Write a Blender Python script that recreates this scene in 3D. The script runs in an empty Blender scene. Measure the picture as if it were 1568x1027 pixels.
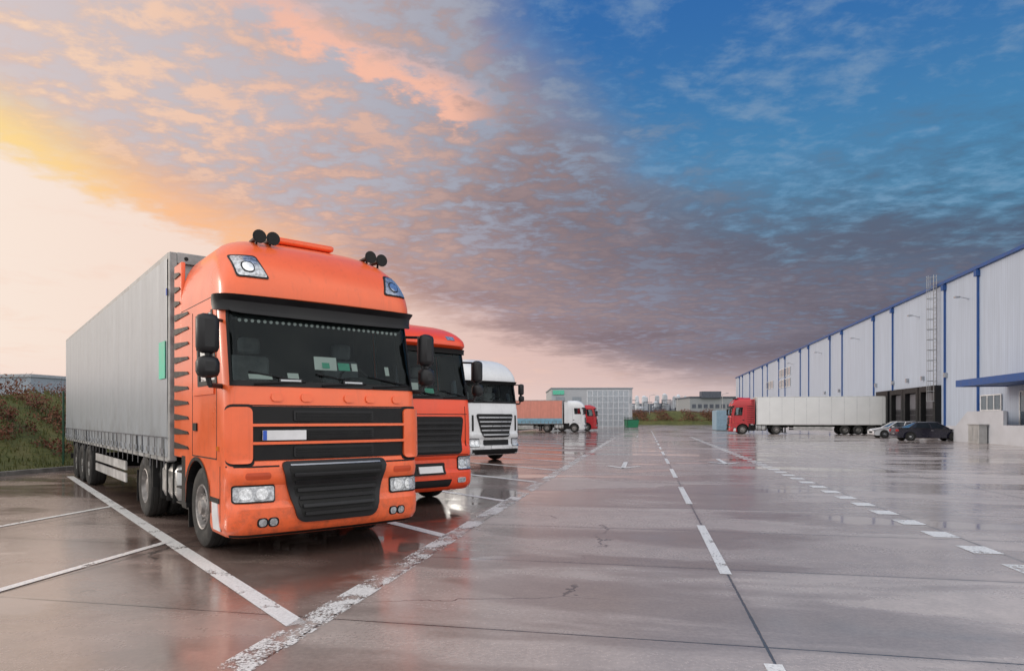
import bpy, math, random
from mathutils import Vector, Matrix
random.seed(7)
D = bpy.data
scene = bpy.context.scene
COL = scene.collection
pi = math.pi

def lin(r, g, b):
    def f(c):
        c = c / 255.0
        return c / 12.92 if c <= 0.04045 else ((c + 0.055) / 1.055) ** 2.4
    return (f(r), f(g), f(b), 1.0)

# ------------------------------------------------------------------ node helper
class E:
    def __init__(s, nt, sock): s.nt = nt; s.s = sock
    def _m(s, op, o=None, o2=None, rev=False):
        n = s.nt.nodes.new('ShaderNodeMath'); n.operation = op
        vals = [s, o, o2]
        if rev: vals = [o, s, o2]
        for i, v in enumerate(vals):
            if v is None: continue
            if isinstance(v, E): s.nt.links.new(v.s, n.inputs[i])
            else: n.inputs[i].default_value = float(v)
        return E(s.nt, n.outputs[0])
    def __add__(s, o): return s._m('ADD', o)
    __radd__ = __add__
    def __sub__(s, o): return s._m('SUBTRACT', o)
    def __rsub__(s, o): return s._m('SUBTRACT', o, rev=True)
    def __mul__(s, o): return s._m('MULTIPLY', o)
    __rmul__ = __mul__
    def __truediv__(s, o): return s._m('DIVIDE', o)
    def __rtruediv__(s, o): return s._m('DIVIDE', o, rev=True)
    def abs(s): return s._m('ABSOLUTE')
    def floor(s): return s._m('FLOOR')
    def max(s, o): return s._m('MAXIMUM', o)
    def min(s, o): return s._m('MINIMUM', o)
    def lt(s, o): return s._m('LESS_THAN', o)
    def gt(s, o): return s._m('GREATER_THAN', o)
    def ss(s, a, b, lo=0.0, hi=1.0):
        n = s.nt.nodes.new('ShaderNodeMapRange'); n.interpolation_type = 'SMOOTHSTEP'
        s.nt.links.new(s.s, n.inputs[0])
        n.inputs[1].default_value = a; n.inputs[2].default_value = b
        n.inputs[3].default_value = lo; n.inputs[4].default_value = hi
        return E(s.nt, n.outputs[0])

def comb(nt, x, y, z):
    n = nt.nodes.new('ShaderNodeCombineXYZ')
    for i, v in enumerate((x, y, z)):
        if isinstance(v, E): nt.links.new(v.s, n.inputs[i])
        else: n.inputs[i].default_value = v
    return E(nt, n.outputs[0])
def sep(nt, v):
    n = nt.nodes.new('ShaderNodeSeparateXYZ'); nt.links.new(v.s, n.inputs[0])
    return [E(nt, n.outputs[i]) for i in range(3)]
def noise(nt, vec, scale, detail=4, rough=0.55, dist=0.0, col=False):
    n = nt.nodes.new('ShaderNodeTexNoise')
    if vec is not None: nt.links.new(vec.s, n.inputs['Vector'])
    n.inputs['Scale'].default_value = scale; n.inputs['Detail'].default_value = detail
    n.inputs['Roughness'].default_value = rough; n.inputs['Distortion'].default_value = dist
    return E(nt, n.outputs['Color' if col else 'Fac'])
def setin(nt, sock, v):
    if isinstance(v, E): nt.links.new(v.s, sock)
    else: sock.default_value = v
def mix(nt, f, a, b, blend='MIX'):
    n = nt.nodes.new('ShaderNodeMix'); n.data_type = 'RGBA'; n.blend_type = blend
    setin(nt, n.inputs[0], f); setin(nt, n.inputs[6], a); setin(nt, n.inputs[7], b)
    return E(nt, n.outputs[2])
def ramp(nt, f, stops):
    n = nt.nodes.new('ShaderNodeValToRGB'); nt.links.new(f.s, n.inputs[0])
    el = n.color_ramp.elements
    while len(el) < len(stops): el.new(0.5)
    for e, (p, c) in zip(el, stops): e.position = p; e.color = c
    return E(nt, n.outputs[0])
def vmul(nt, a, k):
    n = nt.nodes.new('ShaderNodeVectorMath'); n.operation = 'SCALE'
    nt.links.new(a.s, n.inputs[0]); setin(nt, n.inputs[3], k)
    return E(nt, n.outputs[0])
def geo_pos(nt):
    n = nt.nodes.new('ShaderNodeNewGeometry'); return E(nt, n.outputs['Position'])
def obj_co(nt):
    n = nt.nodes.new('ShaderNodeTexCoord'); return E(nt, n.outputs['Object'])

MC = {}
def mat(name, col, rough=0.5, metal=0.0, vary=0.12, vscale=3.0, bump=0.0, bscale=60.0, coat=0.0,
        emit=None, spec=0.5, dirt=0.0, dirtcol=(0.05, 0.042, 0.036, 1)):
    if name in MC: return MC[name]
    m = D.materials.new(name); m.use_nodes = True; nt = m.node_tree
    b = nt.nodes['Principled BSDF']
    co = obj_co(nt)
    c = tuple(col[:3]) + (1,)
    n1 = noise(nt, co, vscale, 4, 0.6)
    k = n1.ss(0.3, 0.7, 1 - vary, 1 + vary)
    cc = mix(nt, 1.0, c, k, 'MULTIPLY')
    if dirt > 0:
        x0, y0, z = sep(nt, co)
        dm = (noise(nt, co, 7, 5, 0.7).ss(0.42, 0.75)) * z.ss(0.2, 1.9, 1.0, 0.10) * dirt
        stk = noise(nt, comb(nt, x0 * 14, y0 * 14, z * .8), 1.0, 3, .6).ss(.52, .78) * dirt * .3
        cc = mix(nt, dm.max(stk), cc, dirtcol)
    nt.links.new(cc.s, b.inputs['Base Color'])
    rr = n1.ss(0.3, 0.7, max(0.02, rough * 0.8), min(1, rough * 1.2))
    nt.links.new(rr.s, b.inputs['Roughness'])
    b.inputs['Metallic'].default_value = metal
    b.inputs['Specular IOR Level'].default_value = spec
    b.inputs['Coat Weight'].default_value = coat
    b.inputs['Coat Roughness'].default_value = 0.08
    if bump > 0:
        bn = nt.nodes.new('ShaderNodeBump'); bn.inputs['Strength'].default_value = bump
        bn.inputs['Distance'].default_value = 0.01
        nt.links.new(noise(nt, co, bscale, 3).s, bn.inputs['Height'])
        nt.links.new(bn.outputs[0], b.inputs['Normal'])
    MC[name] = m
    return m

def glassmat(name, tint=0.55, rough=0.03):
    if name in MC: return MC[name]
    m = D.materials.new(name); m.use_nodes = True; nt = m.node_tree
    nt.nodes.clear()
    o = nt.nodes.new('ShaderNodeOutputMaterial'); t = nt.nodes.new('ShaderNodeBsdfTransparent')
    t.inputs[0].default_value = (tint * .92, tint * 1.02, tint, 1)
    g = nt.nodes.new('ShaderNodeBsdfGlossy'); g.inputs['Roughness'].default_value = rough
    g.inputs[0].default_value = (.85, .95, 1, 1)
    fr = nt.nodes.new('ShaderNodeFresnel'); fr.inputs[0].default_value = 1.3
    mx = nt.nodes.new('ShaderNodeMixShader')
    nt.links.new(fr.outputs[0], mx.inputs[0]); nt.links.new(t.outputs[0], mx.inputs[1])
    nt.links.new(g.outputs[0], mx.inputs[2]); nt.links.new(mx.outputs[0], o.inputs[0])
    MC[name] = m
    return m

# ------------------------------------------------------------------ mesh helpers
def empty(name, loc=(0, 0, 0), rz=0.0):
    o = D.objects.new(name, None); o.empty_display_size = 0.3
    o.location = loc; o.rotation_euler = (0, 0, rz); COL.objects.link(o); return o

def mesh(name, verts, faces, m, parent=None, smooth=False, bevel=0.0, seg=2, ang=35, mats=None, fm=None):
    me = D.meshes.new(name); me.from_pydata([tuple(v) for v in verts], [], faces); me.update()
    o = D.objects.new(name, me); COL.objects.link(o)
    if mats:
        for q in mats: me.materials.append(q)
        if fm:
            for p, i in zip(me.polygons, fm): p.material_index = i
    else: me.materials.append(m)
    if smooth or bevel > 0:
        for p in me.polygons: p.use_smooth = True
        me.set_sharp_from_angle(angle=math.radians(ang))
    if bevel > 0:
        b = o.modifiers.new('b', 'BEVEL'); b.width = bevel; b.segments = seg; b.limit_method = 'ANGLE'
        b.angle_limit = math.radians(30)
    if parent: o.parent = parent
    return o

BF = [(0, 3, 2, 1), (4, 5, 6, 7), (0, 1, 5, 4), (1, 2, 6, 5), (2, 3, 7, 6), (3, 0, 4, 7)]
def boxv(x0, x1, y0, y1, z0, z1):
    return [(x0, y0, z0), (x1, y0, z0), (x1, y1, z0), (x0, y1, z0), (x0, y0, z1), (x1, y0, z1), (x1, y1, z1), (x0, y1, z1)]
def box(parent, name, x0, x1, y0, y1, z0, z1, m, bevel=0.0, seg=2):
    return mesh(name, boxv(x0, x1, y0, y1, z0, z1), BF, m, parent, bevel=bevel, seg=seg)

class Bag:
    def __init__(s): s.v = []; s.f = []; s.m = []
    def box(s, x0, x1, y0, y1, z0, z1, mi=0):
        k = len(s.v); s.v += boxv(x0, x1, y0, y1, z0, z1)
        s.f += [tuple(i + k for i in f) for f in BF]; s.m += [mi] * 6
    def hexa(s, vs, mi=0):
        k = len(s.v); s.v += [tuple(v) for v in vs]; s.f += [tuple(i + k for i in f) for f in BF]; s.m += [mi] * 6
    def poly(s, pts, mi=0):
        k = len(s.v); s.v += [tuple(p) for p in pts]; s.f.append(tuple(range(k, k + len(pts)))); s.m.append(mi)
    def rod(s, p0, p1, r0, r1=None, n=10, mi=0, cap=True):
        if r1 is None: r1 = r0
        p0 = Vector(p0); p1 = Vector(p1); d = (p1 - p0).normalized()
        u = d.orthogonal().normalized(); w = d.cross(u); k = len(s.v)
        for p, r in ((p0, r0), (p1, r1)):
            for i in range(n):
                a = 2 * pi * i / n; s.v.append(tuple(p + u * math.cos(a) * r + w * math.sin(a) * r))
        for i in range(n):
            j = (i + 1) % n; s.f.append((k + i, k + j, k + n + j, k + n + i)); s.m.append(mi)
        if cap:
            s.f.append(tuple(k + i for i in reversed(range(n)))); s.m.append(mi)
            s.f.append(tuple(k + n + i for i in range(n))); s.m.append(mi)
    def revolve(s, c, prof, n=36, mi=0, axis='x'):
        k = len(s.v)
        for (a, r) in prof:
            for i in range(n):
                t = 2 * pi * i / n
                if axis == 'x': s.v.append((c[0] + a, c[1] + r * math.cos(t), c[2] + r * math.sin(t)))
                elif axis == 'y': s.v.append((c[0] + r * math.cos(t), c[1] + a, c[2] + r * math.sin(t)))
                else: s.v.append((c[0] + r * math.cos(t), c[1] + r * math.sin(t), c[2] + a))
        for q in range(len(prof) - 1):
            for i in range(n):
                j = (i + 1) % n
                s.f.append((k + q * n + i, k + q * n + j, k + (q + 1) * n + j, k + (q + 1) * n + i)); s.m.append(mi)
    def make(s, name, mats, parent=None, smooth=False, bevel=0.0, ang=35):
        if not isinstance(mats, (list, tuple)): mats = [mats]
        return mesh(name, s.v, s.f, None, parent, smooth=smooth, bevel=bevel, ang=ang, mats=mats, fm=s.m)

def itab(tab, z):
    if z <= tab[0][0]: return tab[0][1]
    for (a, va), (b, vb) in zip(tab, tab[1:]):
        if z <= b: return va + (vb - va) * (z - a) / (b - a)
    return tab[-1][1]

# ------------------------------------------------------------------ materials
M_black = mat('black_plastic', (.008, .008, .009), .5, vary=.25, vscale=6, spec=.3)
M_grill = mat('grille_grey_plastic', (.016, .016, .018), .46, vary=.2, spec=.32)
M_rub = mat('tyre_rubber', (.022, .021, .02), .75, vary=.3, vscale=8, bump=.4)
M_rim = mat('dirty_steel_rim', (.26, .25, .24), .5, .5, vary=.4, vscale=9)
M_rimw = mat('light_wheel_hub', (.33, .31, .30), .5, .4, vary=.4, vscale=9)
M_alu = mat('brushed_aluminium', (.42, .42, .42), .4, .8, vary=.35)
M_chrome = mat('lamp_reflector', (.75, .77, .8), .12, .9, vary=.25, vscale=25)
M_frame = mat('chassis_black', (.012, .012, .012), .6, vary=.4, spec=.3)
M_int = mat('cab_interior', (.012, .014, .014), .8)
M_seat = mat('seat_fabric', (.04, .045, .05), .9, vary=.4)
M_paper = mat('paper', (.85, .88, .85), .8, vary=.05)
M_green = mat('green_label', (.12, .55, .38), .6)
M_blue = mat('blue_label', (.03, .1, .5), .5)
M_plate = mat('number_plate', (.72, .72, .74), .4, vary=.08)
M_lamp = mat('clear_lamp_lens', (.45, .47, .5), .1, .6, vary=.5, vscale=24, coat=1)
M_amber = mat('amber_lens', (.75, .22, .03), .15, coat=.8)
M_redl = mat('red_lens', (.5, .01, .01), .2, coat=.8)
M_glass = glassmat('cab_glass', .66)
M_mirror = mat('mirror_housing', (.013, .013, .015), .45, vary=.15, spec=.4)
M_silver = mat('silver_trim', (.42, .43, .45), .3, .7)

def paint(name, c, **k): return mat(name, c, k.pop('rough', .34), 0, vary=.05, vscale=1.2, coat=.35, dirt=k.pop('dirt', .5), **k)
P_orange = paint('orange_cab_paint', (.92, .15, .043), dirt=.45)
P_red = paint('red_orange_cab_paint', (.90, .075, .013), dirt=.3)
P_white = paint('white_cab_paint', (.72, .73, .75))
P_crimson = paint('crimson_cab_paint', (.5, .012, .02))

# ------------------------------------------------------------------ cab
F1 = [(.28, .05), (.33, -.02), (.4, -.06), (.5, -.075), (.62, -.075), (.67, -.045), (.7, -.02), (.88, -.01), (.93, -.04), (1.0, -.055), (1.08, -.045), (1.13, .0), (1.17, .02), (1.5, .02), (1.8, .035), (2.0, .06), (2.06, .08),
      (2.95, .27), (3.03, .26), (3.1, .14), (3.18, .14), (3.3, .17), (3.42, .235), (3.54, .32), (3.66, .43), (3.77, .56), (3.86, .72), (3.93, .9), (3.98, 1.1), (4.01, 1.35)]
H1 = [(.28, 1.2), (.36, 1.25), (3.05, 1.25), (3.3, 1.245), (3.5, 1.215), (3.66, 1.165), (3.77, 1.10), (3.86, 1.02), (3.93, .92), (3.98, .80), (4.01, .62)]
R1 = [(.28, .25), (1.1, .24), (1.17, .16), (2.9, .2), (3.1, .26), (3.5, .34), (3.8, .4), (4.01, .4)]

class Cab:
    def __init__(s, par, body, F, H, R, wb, wt, vend=2.25, bulge=.09, arch=1.4):
        s.p = par; s.body = body; s.F = F; s.H = H; s.R = R; s.wb = wb; s.wt = wt; s.vend = vend; s.b = bulge; s.arch = arch
    def _b(s, z):
        f = itab(s.F, z); hw = itab(s.H, z); r = itab(s.R, z); return f, hw, r, hw - r
    def c(s, c, z, off=0.0):
        sg = -1 if c < 0 else 1; c = abs(c); f, hw, r, La = s._b(z); bb = s.b * (La / hw) ** 2
        if c <= 1:
            x = c * La; y = f + s.b * (x / hw) ** 2; n = (2 * s.b * x / hw ** 2, -1)
        elif c <= 2:
            ph = (c - 1) * pi / 2; x = La + r * math.sin(ph); y = f + bb + r * (1 - math.cos(ph)); n = (math.sin(ph), -math.cos(ph))
        else:
            y0 = f + bb + r; x = hw; y = y0 + (s.vend - y0) * (c - 2); n = (1, 0)
        l = math.hypot(*n)
        return (sg * (x + n[0] / l * off), y + n[1] / l * off, z)
    def cx(s, x, z):
        f, hw, r, La = s._b(z); sg = -1 if x < 0 else 1; x = abs(x)
        if x <= La: return sg * x / La
        return sg * (1 + math.asin(min(1, (x - La) / r)) / (pi / 2))
    def cv(s, v, z, side):
        f, hw, r, La = s._b(z); y0 = f + s.b * (La / hw) ** 2 + r
        return side * max(2.0, 2 + (v - y0) / (s.vend - y0))
    def shell(s, mliner=True):
        cs = [0, .25, .5, .75, 1, 1.15, 1.3, 1.45, 1.6, 1.8, 2, 2.12, 2.28, 2.5, 2.75, 3]
        cs = [-c for c in reversed(cs[1:])] + cs
        zs = sorted(set([z for z, _ in s.F] + [s.wb, s.wt, 1.15, 2.3, 2.6]))
        def skip(ca, cb, za, zb):
            cm = abs((ca + cb) / 2); zm = (za + zb) / 2
            if cm < 1.45 and s.wb < zm < s.wt: return True
            if 2.12 < cm < 2.5 and s.wb + .02 < zm < s.wt: return True
            if cm > 2.28 and zm < 1.15: return True
            return False
        for nm, off, mt in (('cab_shell', 0, s.body), ('cab_liner', -.035, M_int)):
            V = []; Fc = []
            zz = zs if off == 0 else [z for z in zs if z < s.F[-1][0] - .1]
            for z in zz:
                for c in cs: V.append(s.c(c, z, off))
            n = len(cs)
            for i in range(len(zz) - 1):
                for j in range(n - 1):
                    if skip(cs[j], cs[j + 1], zz[i], zz[i + 1]): continue
                    Fc.append((i * n + j, i * n + j + 1, (i + 1) * n + j + 1, (i + 1) * n + j))
                if zz[i] >= 1.14: Fc.append((i * n + n - 1, i * n, (i + 1) * n, (i + 1) * n + n - 1))
            k = (len(zz) - 1) * n
            Fc.append(tuple(range(k, k + n)))
            mesh(nm, V, Fc, mt, s.p, smooth=True, ang=26)
        # arch side plates
        for sg in (-1, 1):
            b = Bag(); n = 18; v0 = s.arch - .6; v1 = min(s.vend, s.arch + .6)
            prev = None
            for i in range(n + 1):
                v = v0 + (v1 - v0) * i / n
                zi = .52 + math.sqrt(max(0, .6 ** 2 - (v - s.arch) ** 2))
                cur = (v, min(zi, 1.149))
                if prev:
                    b.poly([(sg * 1.25, prev[0], prev[1]), (sg * 1.25, cur[0], cur[1]), (sg * 1.25, cur[0], 1.15), (sg * 1.25, prev[0], 1.15)])
                    b.poly([(sg * 1.25, prev[0], prev[1]), (sg * 1.25, cur[0], cur[1]), (sg * .8, cur[0], cur[1]), (sg * .8, prev[0], prev[1])], 1)
                    b.poly([(sg * 1.262, prev[0], prev[1]), (sg * 1.262, cur[0], cur[1]), (sg * 1.262, s.arch + (cur[0] - s.arch) * 1.08, .52 + (cur[1] - .52) * 1.08), (sg * 1.262, s.arch + (prev[0] - s.arch) * 1.08, .52 + (prev[1] - .52) * 1.08)], 1)
                prev = cur
            b.box(min(sg * 1.24, sg * .85), max(sg * 1.24, sg * .85), v1 + .002, s.vend, .45, 1.15, 1)
            b.make('wheel_arch', [s.body, M_black], s.p)
    def patch(s, name, m, z0, z1, q0b, q1b, q0t=None, q1t=None, mode='x', off=.01, th=.03, rc=0.0, nx=10, nz=None, side=1, curve=0.0):
        if q0t is None: q0t = q0b
        if q1t is None: q1t = q1b
        H = z1 - z0; rows = []
        if rc > 0:
            ts = [0, .08, .25, .55, 1]
            rows = [z0 + rc * t for t in ts] + [z1 - rc * t for t in reversed(ts)]
            mid = nz or 2
            rows = rows[:5] + [z0 + rc + (H - 2 * rc) * i / (mid + 1) for i in range(1, mid + 1)] + rows[5:]
        else:
            nz = nz or max(2, int(H / .12)); rows = [z0 + H * i / nz for i in range(nz + 1)]
        V = []; Fc = []
        for layer in (off, off - th):
            for z in rows:
                t = (z - z0) / H; a = q0b + (q0t - q0b) * t; b = q1b + (q1t - q1b) * t
                if rc > 0:
                    d = min(z - z0, z1 - z)
                    if d < rc:
                        ins = rc - math.sqrt(max(0, rc * rc - (rc - d) ** 2)); a += ins; b -= ins
                for i in range(nx + 1):
                    q = a + (b - a) * i / nx
                    zq = z + curve * (1 - (2 * i / nx - 1) ** 2)
                    if mode == 'x': c = s.cx(q, zq)
                    elif mode == 'v': c = s.cv(q, zq, side)
                    else: c = q
                    V.append(s.c(c, zq, layer))
        n = nx + 1; R = len(rows); L = R * n
        for i in range(R - 1):
            for j in range(nx):
                Fc.append((i * n + j, i * n + j + 1, (i + 1) * n + j + 1, (i + 1) * n + j))
        for j in range(nx):
            Fc.append((j + 1, j, L + j, L + j + 1)); k = (R - 1) * n
            Fc.append((k + j, k + j + 1, L + k + j + 1, L + k + j))
        for i in range(R - 1):
            Fc.append((i * n, (i + 1) * n, L + (i + 1) * n, L + i * n))
            Fc.append(((i + 1) * n + nx, i * n + nx, L + i * n + nx, L + (i + 1) * n + nx))
        return mesh(name, V, Fc, m, s.p, smooth=True, ang=30)

def wheel(b, x, y, z, R=.52, w=.3, out=-1, steer=True):
    k = R / .52; o = out
    b.revolve((x, y, z), [(a * w / .3, r * k) for a, r in [(-.13, .28), (-.15, .36), (-.152, .455), (-.128, .503), (-.1, .514), (-.095, .506), (-.085, .518), (-.03, .52), (-.026, .508), (-.012, .508), (-.008, .52), (.03, .52), (.034, .508), (.05, .508), (.054, .519), (.1, .514), (.128, .503), (.152, .455), (.15, .36), (.13, .28)]], 40, 0)
    if steer: pr = [(.135, .292), (.15, .285), (.14, .27), (.07, .25), (.06, .2), (.1, .15), (.125, .13), (.13, .1), (.17, .09), (.175, .0)]
    else: pr = [(.135, .292), (.14, .28), (.02, .26), (-.03, .24), (-.04, .15), (.02, .13), (.1, .12), (.11, 0)]
    b.revolve((x, y, z), [(o * a, r * k) for a, r in pr], 32, 1)
    hx = (.07 if steer else -.025)
    for i in range(10):
        t = 2 * pi * i / 10; c = (y + math.cos(t) * .165 * k, z + math.sin(t) * .165 * k)
        b.rod((x + o * (hx - .01), c[0], c[1]), (x + o * (hx + .06), c[0], c[1]), .014, n=6, mi=1)
        t += .3; c = (y + math.cos(t) * .225 * k, z + math.sin(t) * .225 * k)
        b.rod((x + o * (hx - .02), c[0], c[1]), (x + o * (hx + .004), c[0], c[1]), .026, n=10, mi=2)

def mirrors(par, z1=2.6, z2=2.22):
    for sg in (-1, 1):
        ma, mb = (1.34, 1.58) if sg < 0 else (1.27, 1.48)
        b = Bag()
        b.box(*sorted((sg * ma, sg * mb)), .02, .2, z1 - .22, z1 + .22)
        b.box(*sorted((sg * ma, sg * mb)), .0, .2, z2 - .12, z2 + .12)
        b.make('mirror_housing', M_mirror, par, bevel=.07)
        b = Bag(); mc = (ma + mb) / 2
        b.rod((sg * 1.2, .38, z2 - .2), (sg * (mc - .04), .16, z2 - .2), .03); b.rod((sg * (mc - .04), .16, z2 - .2), (sg * mc, .14, z2 - .05), .03)
        b.rod((sg * (mc - .04), .13, z2), (sg * (mc - .04), .13, z1), .022); b.rod((sg * 1.22, .42, z1 + .2), (sg * mc, .15, z1 + .18), .02)
        b.rod((sg * mc, .11, z2 + .05), (sg * mc, .11, z1 - .1), .03)
        b.make('mirror_arm', M_mirror, par, smooth=True)
        b = Bag(); b.box(*sorted((sg * (ma + .025), sg * (mb - .025))), .203, .206, z1 - .19, z1 + .19); b.make('mirror_glass', M_chrome, par)

def tractor_common(par, cab, style, drive=4.9, cabheight=4.0):
    P = cab.body
    cab.shell(); wb, wt = cab.wb, cab.wt
    cab.patch('windshield', M_glass, wb, wt, -1.45, 1.45, mode='c', off=-.004, th=.004, nx=24, nz=6)
    cab.patch('windshield_gasket', M_black, wb - .035, wb + .03, -1.5, 1.5, mode='c', off=.012, th=.03, nx=28, nz=2)
    for sg in (-1, 1):
        cab.patch('a_pillar_trim', M_black, wb, wt, sg * 1.40, sg * 1.50, mode='c', off=.008, th=.03, nx=4, nz=6)
        cab.patch('side_window', M_glass, wb + .03, wt, sg * 2.12, sg * 2.5, mode='c', off=-.004, th=.004, nx=4, nz=4)
        for a, b2 in ((2.09, 2.13), (2.49, 2.53)):
            cab.patch('window_seal', M_black, wb, wt + .02, sg * a, sg * b2, mode='c', off=.008, th=.02, nx=1, nz=4)
        cab.patch('window_seal', M_black, wb - .01, wb + .05, sg * 2.09, sg * 2.53, mode='c', off=.009, th=.02, nx=3, nz=1)
        for v in (.52, 1.62):
            cab.patch('door_seam', M_frame, 1.17, min(3.05, wt + .08), v, v + .014, mode='v', side=sg, off=.003, th=.01, nx=1, nz=10)
        cab.patch('door_seam', M_frame, 1.17, 1.185, .52, 1.62, mode='v', side=sg, off=.003, th=.01, nx=2, nz=1)
        cab.patch('door_handle', M_black, 1.5, 1.6, 1.38, 1.56, mode='v', side=sg, off=.02, th=.03, nx=2, nz=1)
    # interior
    b = Bag()
    b.box(-1.1, 1.1, .3, .75, wb - .25, wb + .02); b.box(-1.15, 1.15, .3, 2.1, wb - .75, wb - .6)
    b.box(-1.1, 1.1, 1.75, 1.8, wb - .6, wt + .2); b.box(.4, .85, .42, .7, wb + .02, wb + .14)
    b.make('dashboard', M_int, par, bevel=.03)
    b = Bag(); b.box(-1.0, 1.0, 1.4, 1.74, wb - .3, wb - .05); b.box(-.98, .98, 1.5, 1.72, wb - .05, wb + .1)
    b.make('bunk', mat('bunk_mattress', (.16, .17, .18), .9, vary=.4), par, bevel=.04)
    for sx in (-.65, .65):
        b = Bag(); b.box(sx - .27, sx + .27, 1.0, 1.4, wb - .6, wb - .1); b.box(sx - .26, sx + .26, 1.2, 1.36, wb - .1, wb + .42); b.box(sx - .14, sx + .14, 1.2, 1.33, wb + .44, wb + .66)
        b.make('driver_seat', mat('seat_grey', (.14, .15, .16), .9, vary=.4), par, bevel=.05)
    b = Bag(); c = Vector((.62, .72, wb + .08)); N = 20; up = Vector((0, .45, .9)).normalized()
    for i in range(N):
        a0 = 2 * pi * i / N; a1 = 2 * pi * (i + 1) / N
        f = lambda a: c + Vector((1, 0, 0)) * .23 * math.cos(a) + up * .23 * math.sin(a)
        b.rod(f(a0), f(a1), .017, n=6)
    b.rod(f(0), f(pi), .02); b.rod(c, c + Vector((0, -.2, -.3)), .03)
    b.make('steering_wheel', M_int, par)
    # chassis
    b = Bag()
    for sx in (-.45, .37): b.box(sx, sx + .08, .6, 6.2, .72, 1.0)
    for y in (1.4, 2.6, 3.8, drive, 6.0): b.box(-.4, .4, y - .06, y + .06, .75, .95)
    b.box(-.6, .6, .5, 1.1, .35, 1.1); b.box(-.5, .5, 1.2, 2.3, .55, 1.5)
    b.rod((-1.0, 1.4, .52), (1.0, 1.4, .52), .07); b.rod((-1.0, drive, .52), (1.0, drive, .52), .1)
    b.rod((0, drive - .1, 1.0), (0, drive - .1, 1.06), .5, n=24)
    b.box(-1.18, -.5, drive - .6, drive + .65, 1.06, 1.1); b.box(.5, 1.18, drive - .6, drive + .65, 1.06, 1.1)
    b.box(-1.22, -.7, drive - .66, drive - .62, .55, 1.09); b.box(.7, 1.22, drive - .66, drive - .62, .55, 1.09)
    b.make('chassis', M_frame, par)
    b = Bag()
    for sg in (-1, 1):
        wheel(b, sg * 1.05, 1.4, .52, out=sg); wheel(b, sg * 1.08, drive, .52, out=sg, steer=False); wheel(b, sg * .75, drive, .52, out=sg, steer=False)
    b.make('tractor_wheels', [M_rub, M_rimw, M_black], par, smooth=True)
    for sg in (-1, 1):
        b = Bag(); b.box(*sorted((sg * .55, sg * 1.18)), 2.75, 3.95, .42, 1.0); b.make('fuel_tank', M_alu, par, bevel=.13)
        b = Bag()
        for y in (2.95, 3.35, 3.75): b.box(*sorted((sg * .53, sg * 1.2)), y, y + .05, .405, 1.015)
        b.make('tank_straps', M_frame, par, bevel=.13)
        b = Bag(); b.box(*sorted((sg * .7, sg * 1.15)), 2.02, 2.65, .38, .95); b.rod((sg * 1.0, 4.0, .75), (sg * 1.0, 4.25, .75), .14, n=14)
        for k2 in range(3): b.box(*sorted((sg * 1.1, sg * 1.22)), 2.3, 2.66, .45 + .22 * k2, .48 + .22 * k2)
        b.make('battery_box', M_frame, par, bevel=.02)
        b = Bag()
        b.box(*sorted((sg * .78, sg * 1.2)), 2.03, 2.05, .18, .6); b.box(*sorted((sg * .72, sg * 1.22)), drive + .66, drive + .68, .2, .75)
        b.make('mud_flap', M_black, par)
    mirrors(par, wb + .53, wb + .16)
    # wipers
    b = Bag()
    for x0, x1 in ((-.95, -.35), (-.15, .45), (.55, 1.1)):
        p0 = Vector(cab.c(cab.cx(x0, wb), wb - .01, .03)); p2 = Vector(cab.c(cab.cx(x1, wb + .03), wb + .03, .02)); b.rod(p0, p2, .012, n=6)
        b.rod(Vector(cab.c(cab.cx(x0 - .05, wb + .17), wb + .13, .02)), p2, .010, n=6)
    b.make('wipers', M_black, par)
    topz = cabheight - .12
    for sg in (-1, 1):
        b = Bag(); b.box(*sorted((sg * 1.19, sg * 1.247)), cab.vend + .004, 2.66, 1.12, topz)
        b.make('side_air_deflector', P, par, bevel=.015)

def horns(par, pts):
    b = Bag()
    for (x, y, z) in pts:
        b.revolve((x, y, z), [(0, 0.0), (.0, .085), (.012, .085), (.02, .075), (.1, .035), (.35, .022), (.36, 0)], 16, 0, 'y')
        b.revolve((x, y, z), [(-.003, .07), (-.004, 0)], 16, 1, 'y')
        b.rod((x, y + .12, z), (x, y + .14, z - .14), .015, n=6)
    b.make('air_horns', [M_black, M_frame], par, smooth=True)

def headlight(cab, x0, x1, z0, z1, slant=0.0):
    for sg in (-1, 1):
        a, b = (x0, x1) if sg > 0 else (-x1, -x0)
        cab.patch('headlight_bezel', M_black, z0 - .018, z1 + .018, a - .016, b + .012, mode='x', off=.012, th=.03, rc=.03)
        cab.patch('headlight_lens', M_lamp, z0, z1, a, b, mode='x', off=.022, th=.02, rc=.025)
        for t in (.27, .68):
            xm = a + (b - a) * t; zm = (z0 + z1) / 2; r = min((z1 - z0), (b - a) / 2) * .38
            cab.patch('headlight_ring', M_silver, zm - r * 1.12, zm + r * 1.12, xm - r * 1.12, xm + r * 1.12, mode='x', off=.026, th=.01, rc=r * 1.08, nx=4, nz=1)
            cab.patch('headlight_reflector', M_chrome, zm - r, zm + r, xm - r, xm + r, mode='x', off=.03, th=.01, rc=r * .95, nx=4, nz=1)

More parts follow.
